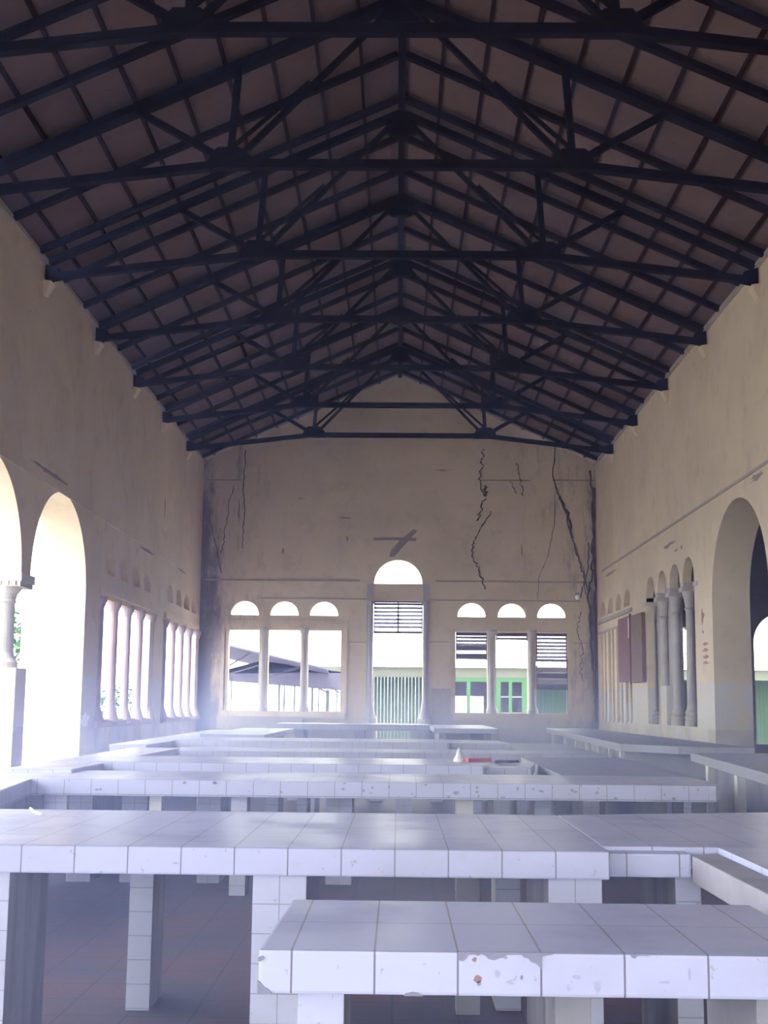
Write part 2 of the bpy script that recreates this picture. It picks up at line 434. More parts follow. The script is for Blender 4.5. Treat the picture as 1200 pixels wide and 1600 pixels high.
for y,z,w,h in ((14.9,4.40,1.7,.07),(20.9,4.17,1.2,.07),(24.2,4.2,1.2,.06),(17.1,1.15,.5,.22),(22.3,5.2,.05,.35)):
    MB().sheet(blob(y,z,w,h), lambda p,q,d:(-HW+.004-d,p,q), .006).build('stain', M['stain'] if z > 2 else M['white'], wl)
for z in (2.36,2.27,2.17,2.08):
    MB().sheet(blob(17.28,z,.34,.06), lambda p,q,d:(HW-.004+d,p,q), .006).build('red_paint_mark', M['stain_red'], wr)
MB().sheet(blob(17.42,2.78,.14,.24), lambda p,q,d:(HW-.004+d,p,q), .006).build('red_paint_mark', M['stain_red'], wr)

# ------------------------------------------------------------------ roof timbers and trusses
s_, y0_ = 2.5063, -.7475
truss_y = [s_*n+y0_ for n in range(3,11)]
def make_truss(y):
    e = empty('roof_truss', (0,y,6.8))
    ch = lambda x: under(x)-.115
    for s in (-1,1):
        MB().bar((0,y,ch(0)),(s*4.56,y,ch(4.56)),.085,.10,(0,1,0)).build('top_chord', M['iron'], e)
        MB().bar((s*1.853,y,7.184),(s*4.56,y,6.86),.085,.095,(0,1,0)).build('bottom_chord', M['iron'], e)
        MB().bar((s*1.80,y-.03,7.2),(s*.04,y-.03,ch(0)-.08),.05,.075,(0,1,0)).build('strut', M['iron'], e)
        MB().bar((s*1.95,y-.03,7.25),(s*1.0,y-.03,8.12),.04,.035,(0,1,0)).build('strut', M['iron'], e)
        MB().bar((s*1.853,y,7.2),(s*1.775,y,ch(1.775)),.07,.07,(0,1,0)).build('strut', M['iron'], e)
        MB().bar((s*1.853,y,7.2),(s*2.91,y,ch(2.91)),.07,.07,(0,1,0)).build('strut', M['iron'], e)
        MB().sheet([(s*1.60,7.13),(s*2.10,7.13),(s*2.06,7.27),(s*1.98,7.36),(s*1.74,7.36),(s*1.62,7.26)], lambda a,b,d:(a,y-.05+d,b), .10).build('gusset_plate', M['iron'], e)
        MB().sheet([(s*4.59,6.80),(s*4.42,6.83),(s*4.42,6.98),(s*4.59,7.02)], lambda a,b,d:(a,y-.05+d,b), .10).build('heel_plate', M['iron'], e)
    MB().bar((-1.86,y,7.184),(1.86,y,7.184),.085,.095).build('tie_beam', M['iron'], e)
    MB().sheet([(-.2,8.86),(-.12,8.82),(.12,8.82),(.2,8.86),(.2,9.03),(0,9.13),(-.2,9.03)], lambda a,b,d:(a,y-.045+d,b), .09).build('ridge_plate', M['iron'], e)
    return e
tr0 = make_truss(truss_y[0])
for i, y in enumerate(truss_y):
    o = tr0 if i == 0 else dup(tr0, (0,y-truss_y[0],0))
    k = len(truss_y)-i
    tag(o, ('dark iron roof truss nearest the rear gable wall' if k == 1 else 'dark iron roof truss, %s from the rear gable wall' % ORD[k]), 'roof truss', 'iron roof trusses')
# masonry corbels below the truss heels
for s, w in ((-1,wl),(1,wr)):
    for y in truss_y:
        MB().hexa([(s*(HW+.02),y-.07,6.620),(s*(HW+.02),y+.07,6.620),(s*(HW-.03),y+.07,6.622),(s*(HW-.03),y-.07,6.622),(s*(HW+.02),y-.10,6.80),(s*(HW+.02),y+.10,6.80),(s*(HW-.11),y+.10,6.78),(s*(HW-.11),y-.10,6.78)]).build('corbel', M['wall_side'], w)
raf_y = [12.91+1.011*k for k in range(-5,14)]
for s, side in ((-1,'left'),(1,'right')):
    proto = None
    for i, y in enumerate(raf_y):
        if proto is None:
            o = proto = MB().bar((s*.05,y,under(.05)-.10),(s*4.59,y,under(4.59)-.10),.07,.09,(0,1,0)).build('rafter', M['rafter'], org=(0,y,8))
        else: o = dup(proto, (0,y-raf_y[0],0))
        k = len(raf_y)-i
        tag(o, 'dark timber rafter on the %s roof slope, %s' % (side, 'closest to the rear gable' if k==1 else ORD[k]+' from the rear gable'), 'rafter', 'rafters on the %s slope' % side)
for s, side in ((-1,'left'),(1,'right')):
    proto = None
    for k in range(1,10):
        x = s*.483*k
        if proto is None: o = proto = MB().box(x-.02,x+.02,6.5,YB,under(x)-.055,under(x)-.008).build('roof_batten', M['lath'], org=(x,16,under(x)-.03))
        else: o = dup(proto, (x-s*.483,0,under(x)-under(.483)))
        tag(o, 'thin reddish batten along the %s roof slope, %s down from the ridge' % (side, ORD[k]), 'batten', 'battens on the %s slope' % side)
tag(MB().box(-.045,.045,5,YB,9.13,9.235).build('ridge_beam', M['rafter']), 'dark ridge beam running along the top of the roof', 'beam')

# ------------------------------------------------------------------ market counters
def counter(org, label, group='white tiled market counters'):
    return empty('market_counter', org, label, 'counter', group)
def slab(e, poly, z, th, mat='tile', org=None, bev=.006, name='tiled_top'):
    return MB().prism(poly, z-th, z).build(name, M[mat], e, org=org or (poly[0][0],poly[0][1],z), bevel=bev)
def leg(e, x0, x1, y0, y1, z, mat='leg', z0=0):
    narrow = .1 if x1-x0 < .17 else 0     # narrow legs carry one column of tiles, wide ones two
    return MB().box(x0,x1,y0,y1,z0,z).build('leg', M[mat], e, org=((x0+x1)/2+narrow,y0,z), bevel=.004)

# nearest counter
A = counter((.35,3.2,0), 'nearest white tiled counter, its chipped front edge at the bottom of the picture')
slab(A, [(-.315,2.873),(1.085,2.873),(1.085,3.60),(-.30,3.60)], .8144, .103, org=(-.235,2.873,.8144), bev=.008)
front = lambda y: (lambda p,q,d: (p,y-d,q))
for poly in ([(.166,.8150),(.166,.795),(.178,.793),(.186,.800),(.190,.808),(.207,.809),(.212,.806),(.222,.810),(.232,.806),(.238,.799),(.252,.796),(.262,.800),(.276,.804),(.283,.809),(.318,.810),(.322,.804),(.334,.801),(.340,.794),(.352,.790),(.367,.776),(.367,.8150)],
             [(.035,.711),(.040,.717),(.056,.721),(.070,.719),(.080,.713),(.083,.711)],
             [(-.316,.711),(-.316,.742),(-.308,.738),(-.300,.728),(-.288,.722),(-.280,.711)],
             [(-.316,.795),(-.306,.800),(-.300,.796),(-.306,.788),(-.316,.786)],
             [(.367,.8150),(.372,.807),(.380,.809),(.392,.811),(.40,.8150)],
             [(.578,.8150),(.582,.806),(.590,.804),(.596,.811),(.62,.811),(.64,.8150)]):
    MB().sheet(poly, front(2.8745), .004).build('chipped_patch', M['mortar'], A)
random.seed(21)
for a,b,w,h,m in ((.205,.797,.014,.012,'rust'),(.212,.752,.022,.018,'rust'),(.216,.742,.012,.012,'mortar'),(.318,.757,.007,.012,'mortar'),(.085,.785,.012,.006,'speck'),(.12,.765,.005,.004,'speck'),(.45,.76,.03,.012,'speck'),(.50,.74,.02,.03,'speck'),(.66,.75,.03,.008,'speck'),(.72,.77,.008,.03,'speck'),(.43,.735,.01,.02,'speck'),(.26,.765,.02,.018,'speck'),(.29,.745,.02,.01,'speck')):
    MB().sheet(blob(a,b,w,h,12,.4), front(2.8738), .002).build('stain', M[m], A)
leg(A,-.225,-.11,2.95,3.42,.711); leg(A,.90,1.04,2.95,3.42,.711,'cement'); leg(A,.45,.55,3.28,3.48,.711,'cement')

# second counter, fills the width; steps back on the right and turns toward the viewer
B = counter((-.6,5.1,0), 'long white tiled counter second from the viewer, spanning the picture on thick tiled legs')
slab(B, [(-3.3,4.41),(.811,4.41),(.811,5.86),(-3.3,5.86)], .8685, .103, org=(-1.391,4.41,.8685), bev=.008)
slab(B, [(.812,4.50),(1.135,4.50),(1.135,4.598),(.812,4.598)], .853, .09, org=(.89,4.50,.853), bev=.01, name='side_top')
slab(B, [(.812,4.60),(2.5,4.60),(2.5,6.3),(.812,5.86)], .8685, .06, org=(-1.391,4.41,.8685), bev=.004, name='side_top', mat='tile')
leg(B,-.525,-.322,4.45,5.2,.765); leg(B,.585,.787,4.45,5.2,.767); leg(B,-1.66,-1.443,4.45,4.95,.765)
leg(B,-1.225,-1.115,5.50,5.78,.765); leg(B,-2.9,-2.7,4.45,5.3,.765)
leg(B,.482,.60,5.58,5.82,.765); leg(B,.294,.404,5.5,5.6,.765,'cement'); leg(B,-.62,-.56,5.6,5.8,.765,'cement')
leg(B,1.10,1.20,4.62,5.3,.765); leg(B,2.1,2.3,4.8,5.7,.808,'cement')
Ba = counter((1.8,3.4,0), 'counter arm at the right edge coming toward the viewer, grey ledge along its side')
slab(Ba, [(1.137,2.2),(1.26,2.2),(1.26,4.597),(1.137,4.50)], .846, .10, mat='cement', name='ledge')
slab(Ba, [(1.262,2.2),(2.5,2.2),(2.5,4.598),(1.262,4.598)], .8685, .05, org=(1.262,4.41,.8685), bev=.004)
leg(Ba,1.35,1.55,2.6,4.4,.818,'cement')

# third counter with an arm toward the viewer at left and one running back at right
Cc = counter((-.1,9.4,0), 'third white tiled counter, speckled front edge and broken right corner')
slab(Cc, [(-2.69,8.63),(2.30,8.63),(2.30,9.75),(-2.69,9.75)], .84, .12, org=(-2.69+.045,8.63,.84))
MB().prism([(2.30,8.63),(2.36,8.63),(2.40,8.70),(2.44,8.82),(2.44,9.75),(2.30,9.75)], .72, .84).build('tiled_top', M['tile'], Cc, org=(-2.645,8.63,.84), bevel=.006)
random.seed(11)
for k in range(46):
    x = random.uniform(-.4,2.3) if k % 3 else random.uniform(-2.6,2.3)
    MB().sheet(blob(x,random.uniform(.735,.83),random.uniform(.008,.035),random.uniform(.008,.03),8,.4), lambda p,q,d:(p,8.632-d,q), .003).build('chipped_patch', M['mortar'], Cc)
for a,b in ((-2.59,-2.40),(-2.17,-1.97),(-1.56,-1.38),(-1.03,-.925),(-.78,-.70),(-.545,-.34),(1.10,1.23),(2.277,2.337)):
    leg(Cc,a,b,9.3,9.7,.72)
leg(Cc,-1.836,-1.742,8.75,8.85,.72,'white'); leg(Cc,-1.22,-1.10,8.72,8.9,.72); leg(Cc,.466,.595,8.95,9.1,.72,'white')
Ca = counter((1.95,11.5,0), 'grey topped connecting counter joining the third and fourth counters at right')
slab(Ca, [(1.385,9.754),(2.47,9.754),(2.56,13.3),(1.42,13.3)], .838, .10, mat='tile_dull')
leg(Ca,1.5,1.6,11,12.9,.738,'cement'); leg(Ca,2.3,2.42,10.5,12.9,.738,'cement')
Cb = counter((-2.9,7.9,0), 'short counter at the left edge running toward the viewer from the third counter')
slab(Cb, [(-3.35,6.6),(-2.40,6.6),(-2.692,8.63),(-2.692,9.28),(-3.35,9.28)], .838, .12)
leg(Cb,-2.95,-2.78,7.4,9.1,.718)

# fourth
D = counter((-1.1,11.0,0), 'fourth white tiled counter from the viewer, with litter lying on its far side')
slab(D, [(-2.93,10.4),(.78,10.4),(.78,11.62),(-2.93,11.62)], .88, .105, org=(-2.93,10.4,.88))
slab(D, [(.782,10.55),(1.22,10.55),(1.38,11.62),(.782,11.62)], .85, .085, name='side_top')
for a,b in ((-1.79,-1.58),(-.62,-.40),(.56,.77)): leg(D,a,b,10.55,11.4,.775)
leg(D,-2.55,-2.40,10.6,11.4,.775,'cement'); leg(D,1.1,1.2,10.7,11.4,.765)
Da = counter((-2.95,11.7,0), 'counter along the left side whose near end shows left of the fourth counter')
slab(Da, [(-3.15,9.36),(-2.60,9.36),(-2.60,10.38),(-2.935,10.385),(-2.935,11.63),(-2.62,11.64),(-2.62,14.1),(-3.2,14.1)], .868, .08, org=(-3.15,9.36,.868))
leg(Da,-3.05,-2.95,9.6,13.6,.788,'cement'); leg(Da,-2.93,-2.735,9.75,10.2,.788)

# fifth
E5 = counter((0,15,0), 'fifth white tiled counter, plain front edge running on to a free right end')
slab(E5, [(-2.85,14.3),(2.58,14.3),(2.58,15.5),(-2.85,15.5)], .83, .105, org=(-2.85,14.3,.83), mat='tile_far')
for a in (-2.4,-1.2,0,1.2,2.3): leg(E5,a,a+.2,14.45,15.35,.725)
Ea = counter((2.15,17,0), 'grey topped connecting counter with a pale sunlit patch behind the fifth counter')
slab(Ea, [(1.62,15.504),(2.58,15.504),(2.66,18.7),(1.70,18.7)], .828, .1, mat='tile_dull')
leg(Ea,1.8,1.95,15.9,18.3,.728,'cement'); leg(Ea,2.35,2.5,15.9,18.3,.728,'cement')
# sixth
F6 = counter((-.9,17.9,0), 'sixth tiled counter, just before the far counters under the rear windows')
slab(F6, [(-3.25,17.1),(.77,17.1),(.77,18.75),(-3.25,18.75)], .87, .11, org=(-3.25,17.1,.87), mat='tile_far')
slab(F6, [(.772,17.25),(1.69,17.25),(1.60,18.75),(.772,18.75)], .862, .09, mat='tile_far', name='side_top')
for a in (-2.9,-1.6,-.4,.5): leg(F6,a,a+.2,17.25,18.5,.76)
leg(F6,1.3,1.45,17.5,18.4,.772)
Fa = counter((-3.6,20,0), 'long narrow counter tight along the left wall under its windows')
slab(Fa, [(-3.75,15.2),(-3.27,15.2),(-3.27,24.5),(-3.9,24.5)], .862, .09, mat='tile_far')
leg(Fa,-3.7,-3.4,15.6,24,.772,'cement')
# sunlit left arm
G = counter((-2.7,20.6,0), 'low counter at far left with a sunlit top before the left rear window')
slab(G, [(-3.2,18.9),(-2.15,18.9),(-2.15,24.2),(-3.2,24.2)], .91, .09, mat='tile_far')
leg(G,-3.0,-2.8,19.2,23.8,.82,'cement'); leg(G,-2.5,-2.3,19.2,23.8,.82,'cement')
# counter along the rear wall
H = counter((-.9,25.7,0), 'farthest counter, standing across the hall below the rear door opening')
slab(H, [(-2.6,24.9),(.70,24.9),(.70,26.3),(-2.6,26.3)], 1.0, .13, mat='tile_far')
slab(H, [(.702,21.95),(1.93,21.95),(1.93,26.3),(.702,26.3)], .985, .09, mat='tile_far', name='side_top')
for a in (-2.2,-.9,.3): leg(H,a,a+.2,25.1,26.1,.87,'cement')
leg(H,.8,.95,22.3,26,.895,'cement'); leg(H,1.65,1.8,22.3,26,.895,'cement')

# counters along the right wall
R1 = counter((3.8,20,0), 'narrow tiled counter along the right wall ending beside the pillar of the arch')
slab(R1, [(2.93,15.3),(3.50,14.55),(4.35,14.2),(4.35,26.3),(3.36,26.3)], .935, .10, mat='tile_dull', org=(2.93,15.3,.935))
for y in (15.7,16.8,17.9,19.4,21.0,23.0,25.6):
    x = 2.93+(y-15.3)*.0391
    leg(R1,x+.06,x+.12,y,y+.09,.835,'white')
MB().prism([(3.22,15.45),(4.25,14.75),(4.25,26.1),(3.62,26.1)], 0, .835).build('base_wall', M['cement'], R1)
R2 = counter((3.8,10.5,0), 'grey topped counter at the right edge, pale front edge slanting toward the viewer')
slab(R2, [(3.38,13.45),(2.65,6.6),(4.3,6.6),(4.3,13.45)], .90, .095, mat='tile_dull', org=(3.38,13.45,.9))
for y in (12.6,10.9,9.3,7.7):
    x = 3.38-(13.45-y)*.1067
    leg(R2,x+.06,x+.14,y,y+.1,.805,'white')
MB().prism([(3.62,13.2),(2.97,6.8),(4.2,6.8),(4.2,13.2)], 0, .805).build('base_wall', M['cement'], R2)

# ------------------------------------------------------------------ louvres, shutter, lamp
def louvre(label, x0, x1, z0, z1, slats, boards=(), mid=False):
    e = empty('louvred_shutter', ((x0+x1)/2,YB+.06,z0), label, 'shutter', 'louvred shutters in the rear windows')
    m = MB().box(x0,x0+.025,YB+.03,YB+.09,z0,z1).box(x1-.025,x1,YB+.03,YB+.09,z0,z1).box(x0,x1,YB+.03,YB+.09,z1-.03,z1)
    if mid: m.box((x0+x1)/2-.018,(x0+x1)/2+.018,YB+.03,YB+.09,z0,z1).box(x0,x1,YB+.03,YB+.09,z0,z0+.05)
    m.build('shutter_frame', M['slat'], e)
    for z in slats: MB().hexa([(x0+.02,YB+.02,z-.03),(x1-.02,YB+.02,z-.03),(x1-.02,YB+.10,z+.015),(x0+.02,YB+.10,z+.015),(x0+.02,YB+.02,z-.012),(x1-.02,YB+.02,z-.012),(x1-.02,YB+.10,z+.033),(x0+.02,YB+.10,z+.033)]).build('slat', M['slat'], e)
    for a,b in boards: MB().box(x0+.02,x1-.02,YB+.03,YB+.06,a,b).build('board', M['slat'], e)
louvre('two-panel louvred vent high in the central rear opening', -.56,.57,3.06,3.80, [3.12+.088*k for k in range(1,8)], mid=True)
louvre('half broken louvre in the first opening right of the rear door, two closed boards below', 1.34,2.06,2.46,3.10, [3.05,2.98,2.90,2.82], ((2.68,2.79),(2.48,2.61)))
louvre('remains of a louvre, only top slats left, in the middle right opening', 2.27,2.99,2.92,3.10, [3.04,2.96])
louvre('fullest louvre, in the last opening toward the right corner', 3.19,3.90,2.44,3.10, [3.05,2.97,2.88,2.80,2.72,2.64,2.55], ((2.44,2.50),))
# lower closed louvre
e = empty('louvred_shutter', (3.55,YB+.06,1.8), 'closed grey louvre hanging low in the last opening near the right corner', 'shutter', 'louvred shutters in the rear windows')
MB().box(3.19,3.215,YB+.03,YB+.09,1.8,2.35).box(3.885,3.91,YB+.03,YB+.09,1.26,2.5).build('shutter_frame', M['slat'], e)
for k in range(4): MB().hexa([(3.2,YB+.02,1.80+.13*k),(3.9,YB+.02,1.80+.13*k),(3.9,YB+.05,1.92+.13*k),(3.2,YB+.05,1.92+.13*k),(3.2,YB+.035,1.80+.13*k),(3.9,YB+.035,1.80+.13*k),(3.9,YB+.065,1.92+.13*k),(3.2,YB+.065,1.92+.13*k)]).build('slat', M['frame'] if k%2 else M['slat'], e)

sh = empty('wooden_shutter', (HW-.05,22.4,1.9), 'red brown wooden shutter standing open against the right wall', 'shutter')
MB().box(HW-.10,HW-.04,22.46,23.6,1.92,3.19).build('shutter_leaf', M['shutter'], sh, bevel=.004)
MB().box(HW-.08,HW-.01,21.42,22.44,1.88,3.17).build('shutter_leaf', M['shutter2'], sh, bevel=.004)
MB().box(HW-.10,HW-.07,22.42,22.48,1.86,3.22).build('hinge_post', M['shutter'], sh)
MB().box(HW-.112,HW-.098,22.47,22.52,2.75,3.15).build('white_strip', M['white'], sh)
lp = empty('wall_lamp', (4.14,YB-.06,3.93), 'small round white lamp on the rear wall near the right corner', 'lamp')
MB().lathe([(.02,3.86),(.05,3.88),(.062,3.93),(.05,3.98),(.02,4.0)], (4.14,YB-.09), 14).build('bulb', M['lampm'], lp, smooth=True)
MB().box(4.10,4.18,YB-.05,YB+.0,3.88,4.02).build('bracket', M['dark'], lp)

# ------------------------------------------------------------------ creepers
def wobble(pts, amp, n=6):
    out = []
    for (a,b) in zip(pts, pts[1:]):
        for k in range(n):
            t = k/n; out.append((a[0]+(b[0]-a[0])*t+random.uniform(-amp,amp), YB-.03, a[1]+(b[1]-a[1])*t+random.uniform(-amp,amp)*.5))
    out.append((pts[-1][0],YB-.03,pts[-1][1])); return out
def vine(label, strands):
    m = MB()
    for pts, r, amp in strands:
        w = wobble(pts, amp, 9); m.tube(w, [.75*r*random.uniform(.6,1.2) for _ in w], 6)
    tag(m.build('dried_creeper', M['vine']), label, 'creeper', 'dried creepers on the rear wall')
vine('thin broken creeper crossing the string course right of the lunette', [([(1.97,7.4),(1.9,6.7),(2.0,6.2),(1.82,5.7)],.022,.05),([(2.15,5.9),(1.78,5.31),(1.7,4.9),(1.85,4.6),(2.0,4.1)],.022,.04),([(2.0,6.55),(2.05,6.3)],.04,.05)])
vine('thick dark creeper slanting down to the right beside the corner', [([(3.66,7.5),(3.6,6.7),(3.88,5.95),(4.0,5.4),(4.22,4.7),(4.32,4.35),(4.2,3.9)],.022,.02),([(3.75,6.3),(3.93,5.9),(4.05,5.3)],.045,.03),([(4.1,5.2),(4.3,4.5),(4.33,4.0)],.012,.02)])
vine('fine creeper stem arcing down to the right window', [([(3.66,6.6),(3.63,5.62),(3.46,4.87),(3.25,4.36),(3.23,3.85)],.010,.012)])
vine('tangled creeper hugging the right rear corner', [([(4.50,6.9),(4.52,5.5),(4.50,4.6),(4.40,3.9),(4.46,2.95),(4.5,1.5)],.035,.035),([(4.55,6.5),(4.53,5.2),(4.56,4.0),(4.52,2.4),(4.55,1.1)],.04,.02),([(4.42,5.2),(4.36,4.2),(4.45,3.3)],.018,.03)])
vine('short creeper trailing beside the right window frame', [([(4.2,3.6),(4.12,3.2),(4.26,2.8),(4.18,2.3),(4.22,2.0)],.016,.04)])
vine('dry creeper hanging on the left side of the rear wall', [([(-3.62,7.35),(-3.66,6.5),(-3.62,5.9),(-3.64,5.0)],.014,.015),([(-3.88,6.5),(-3.98,6.1),(-4.08,5.2),(-4.15,4.9)],.013,.03),([(-4.45,5.8),(-4.1,4.4)],.012,.02)])
vine('sparse creeper stub above the string course at upper right', [([(2.75,7.1),(2.82,6.75),(2.9,6.3)],.014,.03),([(2.6,6.65),(2.75,6.35)],.012,.03)])

# ------------------------------------------------------------------ litter
e = empty('plastic_bag', (.62,11.05,.88), 'small white plastic bag standing peaked on the fourth counter', 'bag')
MB().lathe([(.06,.88),(.055,.90),(.032,.935),(.02,.975),(.008,1.005)], (.60,11.1), 9).build('bag_body', M['plastic'], e, smooth=True)
tag(MB().prism([(.68,11.0),(.92,11.2),(.86,11.3),(.64,11.12)], .88, .915).build('packet', M['red']), 'crumpled red packet beside the white bag', 'packet')
tag(MB().prism([(.95,11.2),(1.12,11.3),(1.2,11.42),(.98,11.42)], .862, .885).build('cloth_scrap', M['dark']), 'dark scrap of cloth right of the red packet', 'scrap')
tag(MB().tube([(-1.80,5.80,.877),(-1.74,5.66,.876),(-1.66,5.52,.876)], .007, 8).build('white_stick', M['plastic']), 'bent white stick lying on the second counter at far left', 'stick')

# ------------------------------------------------------------------ right side aisle
AX = 12.0
m = MB(); m.wall([[(HW+.45,-.04),(AX,-.04),(AX,5.4),(HW+.45,6.7)], [(6.2,2.0)]+archpts(6.49,.29,3.0,12)+[(6.78,2.0)], [(8.18,.62)]+archpts(8.85,.67,2.93,20)+[(9.52,.62)]], MY, .25)
m.box(HW+.55,AX,YB-.06,YB+.02,4.0,4.12).box(HW+.55,AX,YB-.10,YB+.02,4.12,4.2).box(HW+.55,AX,YB-.04,YB+.02,3.75,3.82)
tag(m.build('wall_aisle_back', M['wall_back']), kind='structure')
mb = MB(); mb.wall([rect(Y0,-.04,YB+.3,5.4)]+[single_arch(c,1.2,2.6) for c in (-2,)], lambda a,b,d:(AX+d,a,b), .2)
tag(mb.build('wall_aisle_side', M['wall_side'], org=(AX,0,0)), kind='structure')
tag(MB().box(HW+.5,AX+.2,Y0-.2,Y0,-.04,6.5).build('wall_aisle_front', M['wall_side']), kind='structure')
tag(MB().box(HW+.6,AX+.2,Y0,YB+.2,-.06,0).build('floor_aisle', M['floor'], org=(0,0,0)), kind='structure')
tag(MB().hexa([(HW+.5,Y0,6.3),(AX+.2,Y0,5.0),(AX+.2,YB+.3,5.0),(HW+.5,YB+.3,6.3),(HW+.5,Y0,6.4),(AX+.2,Y0,5.1),(AX+.2,YB+.3,5.1),(HW+.5,YB+.3,6.4)]).build('ceiling_aisle', M['rafter']), kind='structure')
for i,y in enumerate((17.5,20.5,23.5)):
    tag(MB().bar((HW+.56,y,6.05),(AX,y,4.85),.1,.16,(0,1,0)).build('aisle_beam', M['rafter']), 'dark sloping beam under the roof beyond the right arch, %s' % ('nearest','middle','farthest')[i], 'beam', 'beams of the side aisle')

# ------------------------------------------------------------------ outside
tag(MB().box(-60,60,-60,90,-.30,-.08).build('ground', M['ground']), kind='structure')
# yard house
hs = empty('yard_house', (4,38,0), 'long low green house with a pale tiled roof seen through the rear openings', 'house')
m = MB()
HE = 2.68
for r in range(11):                                  # courses of roof tiles
    y0 = 37.6+.42*r; z0 = HE+.17*r
    m.hexa([(-1.7,y0,z0),(16,y0,z0),(16,y0+.46,z0+.15),(-1.7,y0+.46,z0+.15),(-1.7,y0,z0+.05),(16,y0,z0+.05),(16,y0+.46,z0+.20),(-1.7,y0+.46,z0+.20)])
    for k in range(59):
        x = -1.6+.3*k+(.15 if r%2 else 0)
        m.hexa([(x-.05,y0-.01,z0+.04),(x+.05,y0-.01,z0+.04),(x+.05,y0+.45,z0+.19),(x-.05,y0+.45,z0+.19),(x-.02,y0-.01,z0+.085),(x+.02,y0-.01,z0+.085),(x+.02,y0+.45,z0+.235),(x-.02,y0+.45,z0+.235)])
m.build('roof', M['rooftile'], hs)
MB().box(-3.2,16,37.75,37.85,2.33,HE-.02).build('fascia', M['cream'], hs)
def planks(x0,x1,y,z0,z1):
    m = MB(); x = x0
    while x < x1-.01:
        m.box(x,min(x+.11,x1),y+random.uniform(0,.004),y+.06,z0,z1); x += .115
    return m
planks(-.9,1.5,38.6,-.05,2.35).build('board_wall', M['green'], hs)
planks(4.3,16,38.6,-.05,2.35).build('board_wall', M['green'], hs)
for x,w in ((2.25,.12),(3.05,.30),(3.62,.10),(4.05,.22)):
    MB().box(x,x+w,37.75,37.87,-.05,2.3).build('post', M['greenpost'], hs)
MB().box(1.5,4.3,37.76,37.86,2.2,2.33).build('lintel', M['greenpost'], hs)
MB().box(1.5,4.4,40.5,40.6,1.75,2.6).box(3.0,4.4,40.5,40.6,.5,1.75).build('rear_wall', M['dark'], hs)
MB().box(3.0,4.3,38.2,38.26,1.7,1.75).box(3.0,4.3,38.2,38.26,1.18,1.22).build('rail', M['frame'], hs)
# open shed at left
sd = empty('open_shed', (-4,34,0), 'ramshackle open shed with a sloping sheet roof on thin poles, through the left rear window', 'shed')
m = MB()
for k in range(12):
    x0 = -5.9+.32*k; z = 3.27-.228*(x0+5.8); z2 = z-.228*.33
    m.hexa([(x0,33.4,z),(x0+.33,33.4,z2),(x0+.33,37.2,z2-.35),(x0,37.2,z-.35),(x0,33.4,z+.04),(x0+.33,33.4,z2+.04),(x0+.33,37.2,z2-.31),(x0,37.2,z-.31)])
m.build('roof', M['shed'], sd)
m = MB()
m.hexa([(-5.6,34.6,2.12),(-4.1,34.6,2.06),(-1.5,34.6,1.82),(-1.5,34.65,1.82),(-5.6,34.6,2.3),(-4.1,34.6,2.7),(-1.5,34.6,2.36),(-1.5,34.65,2.36)])
m.build('hanging_sheet', M['shed'], sd)
for p_, q_ in (((-5.0,34,2.5),(-4.35,34,2.9)),((-5.2,34,2.2),(-3.9,34,2.6)),((-3.8,34.2,2.2),(-2.9,34.2,2.5)),((-2.45,34.2,1.95),(-2.1,34.2,1.78)),((-2.0,34.2,1.95),(-1.7,34.2,1.75))):
    MB().bar(p_, q_, .05, .05).build('brace', M['pole'], sd)
for x,w in ((-4.88,.03),(-3.47,.045),(-3.32,.035),(-3.02,.035),(-2.5,.05),(-2.31,.03),(-2.05,.07),(-1.78,.03)):
    MB().tube([(x,34,-.08),(x,34,2.2-.12*(x+5))], w*.75, 8).build('pole', M['pole'], sd)
# whitewashed buttress behind the left arch
bt = empty('buttress', (-HW-.75,17.3,0), 'whitewashed crumbling buttress seen through the bright left arch', 'buttress')
MB().box(-HW-.98,-HW-.56,17.0,17.7,-.08,4.6).build('buttress_shaft', M['outer'], bt, bevel=.02)
MB().box(-HW-1.05,-HW-.555,16.86,17.8,-.08,1.0).build('buttress_base', M['white'], bt, bevel=.02)
# hanging dry roots at the arch crown
m = MB()
random.seed(4)
for k in range(46):
    y = random.uniform(15.2,16.1); x = -HW-.58+random.uniform(-.10,.03); z = 2.96+math.sqrt(max(0,1.29**2-(y-15.57)**2))
    L = random.uniform(.12,.42)
    m.tube([(x,y,z+.12),(x+random.uniform(-.03,.03),y+random.uniform(-.04,.04),z-L*.5),(x+random.uniform(-.05,.05),y+random.uniform(-.05,.05),z-L)], [.012,.010,.004], 5)
tag(m.build('hanging_roots', M['vine']), 'dark tuft of dry roots hanging in the crown of the left arch', 'roots')
def bush(label, c, rx, rz, n, group='shrubs in the yard'):
    e = empty('leafy_shrub', (c[0],c[1],-.08), label, 'shrub', group)
    m = MB()
    for k in range(n):
        v = Vector((random.gauss(0,1),random.gauss(0,1),random.gauss(0,1))).normalized()*random.uniform(.55,1)
        p = Vector((c[0]+v.x*rx, c[1]+v.y*rx, c[2]+v.z*rz))
        a = Vector((random.uniform(-1,1),random.uniform(-1,1),random.uniform(-.6,.6))).normalized()*random.uniform(.07,.14)
        b = a.cross(Vector((random.uniform(-1,1),random.uniform(-1,1),1))).normalized()*.045
        q = m.verts([p-a, p+b, p+a, p-b]); m.bm.faces.new(q)
    m.build('foliage', M['leaf'], e)
    st = MB()
    for k in range(5): st.tube([(c[0],c[1],-.08),(c[0]+random.uniform(-.3,.3)*rx,c[1]+random.uniform(-.3,.3)*rx,c[2]),(c[0]+random.uniform(-.7,.7)*rx,c[1]+random.uniform(-.7,.7)*rx,c[2]+rz*.6)], [.03,.02,.008], 6)
    st.build('stem', M['stem'], e)
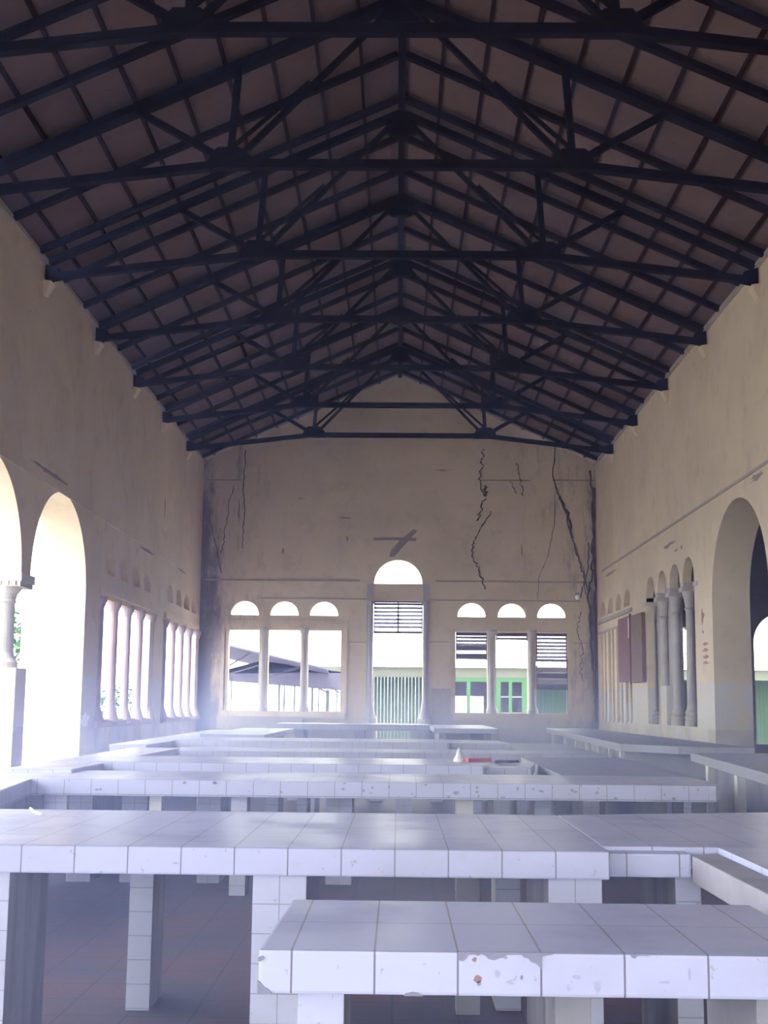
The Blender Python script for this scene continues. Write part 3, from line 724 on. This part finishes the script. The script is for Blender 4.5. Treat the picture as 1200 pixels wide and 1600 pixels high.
bush('tall leafy shrub glimpsed through the left arch', (-6.35,19.0,2.0), .55, .95, 420)
bush('green shrub behind the first gap of the left side window', (-8.4,33.0,1.1), 1.0, .7, 420)
bush('green shrub behind the second gap of the left side window', (-8.6,37.0,1.3), .9, .85, 420)

# bluish volume added to imitate lens glare over the lower hall
hz = bpy.data.materials.new('thin bluish haze'); hz.use_nodes = True; ht = hz.node_tree; ht.nodes.clear()
ho = ht.nodes.new('ShaderNodeOutputMaterial'); hv = ht.nodes.new('ShaderNodeVolumeScatter')
hv.inputs['Color'].default_value = (.52,.57,1,1); hv.inputs['Density'].default_value = .042; hv.inputs['Anisotropy'].default_value = .4
ht.links.new(hv.outputs[0], ho.inputs['Volume'])
# densest between the counters, thinning out with height
hg = ht.nodes.new('ShaderNodeNewGeometry'); hx = ht.nodes.new('ShaderNodeSeparateXYZ'); hm = ht.nodes.new('ShaderNodeMapRange'); hp = ht.nodes.new('ShaderNodeMath'); hq = ht.nodes.new('ShaderNodeMath')
ht.links.new(hg.outputs['Position'], hx.inputs[0]); ht.links.new(hx.outputs[2], hm.inputs['Value'])
hm.inputs['From Min'].default_value = 1.0; hm.inputs['From Max'].default_value = 3.0; hm.inputs['To Min'].default_value = 1; hm.inputs['To Max'].default_value = 0
hp.operation = 'POWER'; hp.inputs[1].default_value = 3; hq.operation = 'MULTIPLY'; hq.inputs[1].default_value = .056
ht.links.new(hm.outputs[0], hp.inputs[0]); ht.links.new(hp.outputs[0], hq.inputs[0]); ht.links.new(hq.outputs[0], hv.inputs['Density'])
tag(MB().box(-HW+.01,HW-.01,Y0+.05,YB-.13,.005,3.0).build('glare_haze', hz), 'thin bluish volume added between the counters to imitate lens glare', 'glare_haze', kind='stuff')

# ------------------------------------------------------------------ light, camera
w = bpy.data.worlds.new('sky'); S.world = w; w.use_nodes = True
bg = w.node_tree.nodes['Background']; bg.inputs['Color'].default_value = (.74,.81,1,1); bg.inputs['Strength'].default_value = 5.0
sl = bpy.data.lights.new('sun','SUN'); sl.energy = 1.5; sl.angle = .02; sl.color = (1,.95,.86)
so = bpy.data.objects.new('sun', sl); COL.objects.link(so)
d = Vector((.55,.42,-1.15)).normalized()          # direction the sunlight travels
so.rotation_euler = d.to_track_quat('-Z','Y').to_euler(); so.location = (-20,-10,30)

yaw, pitch, roll = .0133, .1289, .0101
c, s = math.cos(yaw), math.sin(yaw); R = Vector((c,s,0)); Hd = Vector((-s,c,0))
F = Hd*math.cos(pitch)+Vector((0,0,math.sin(pitch))); U = -Hd*math.sin(pitch)+Vector((0,0,math.cos(pitch)))
R2_ = R*math.cos(roll)+U*math.sin(roll); U2 = -R*math.sin(roll)+U*math.cos(roll)
cam = bpy.data.cameras.new('camera'); co = bpy.data.objects.new('camera', cam); COL.objects.link(co)
mat = Matrix((R2_,U2,-F)).transposed().to_4x4(); mat.translation = (.016,0,EYE); co.matrix_world = mat
cam.sensor_fit = 'VERTICAL'; cam.sensor_height = 24; cam.lens = 1800/1600*24; cam.shift_y = (869.2-800)/1600
cam.clip_end = 300; cam.clip_start = .05
S.camera = co
S.view_settings.view_transform = 'Standard'; S.view_settings.look = 'None'; S.view_settings.exposure = 1.5; S.view_settings.gamma = 1
S.view_settings.use_curve_mapping = False
S.cycles.max_bounces = 10; S.cycles.diffuse_bounces = 6
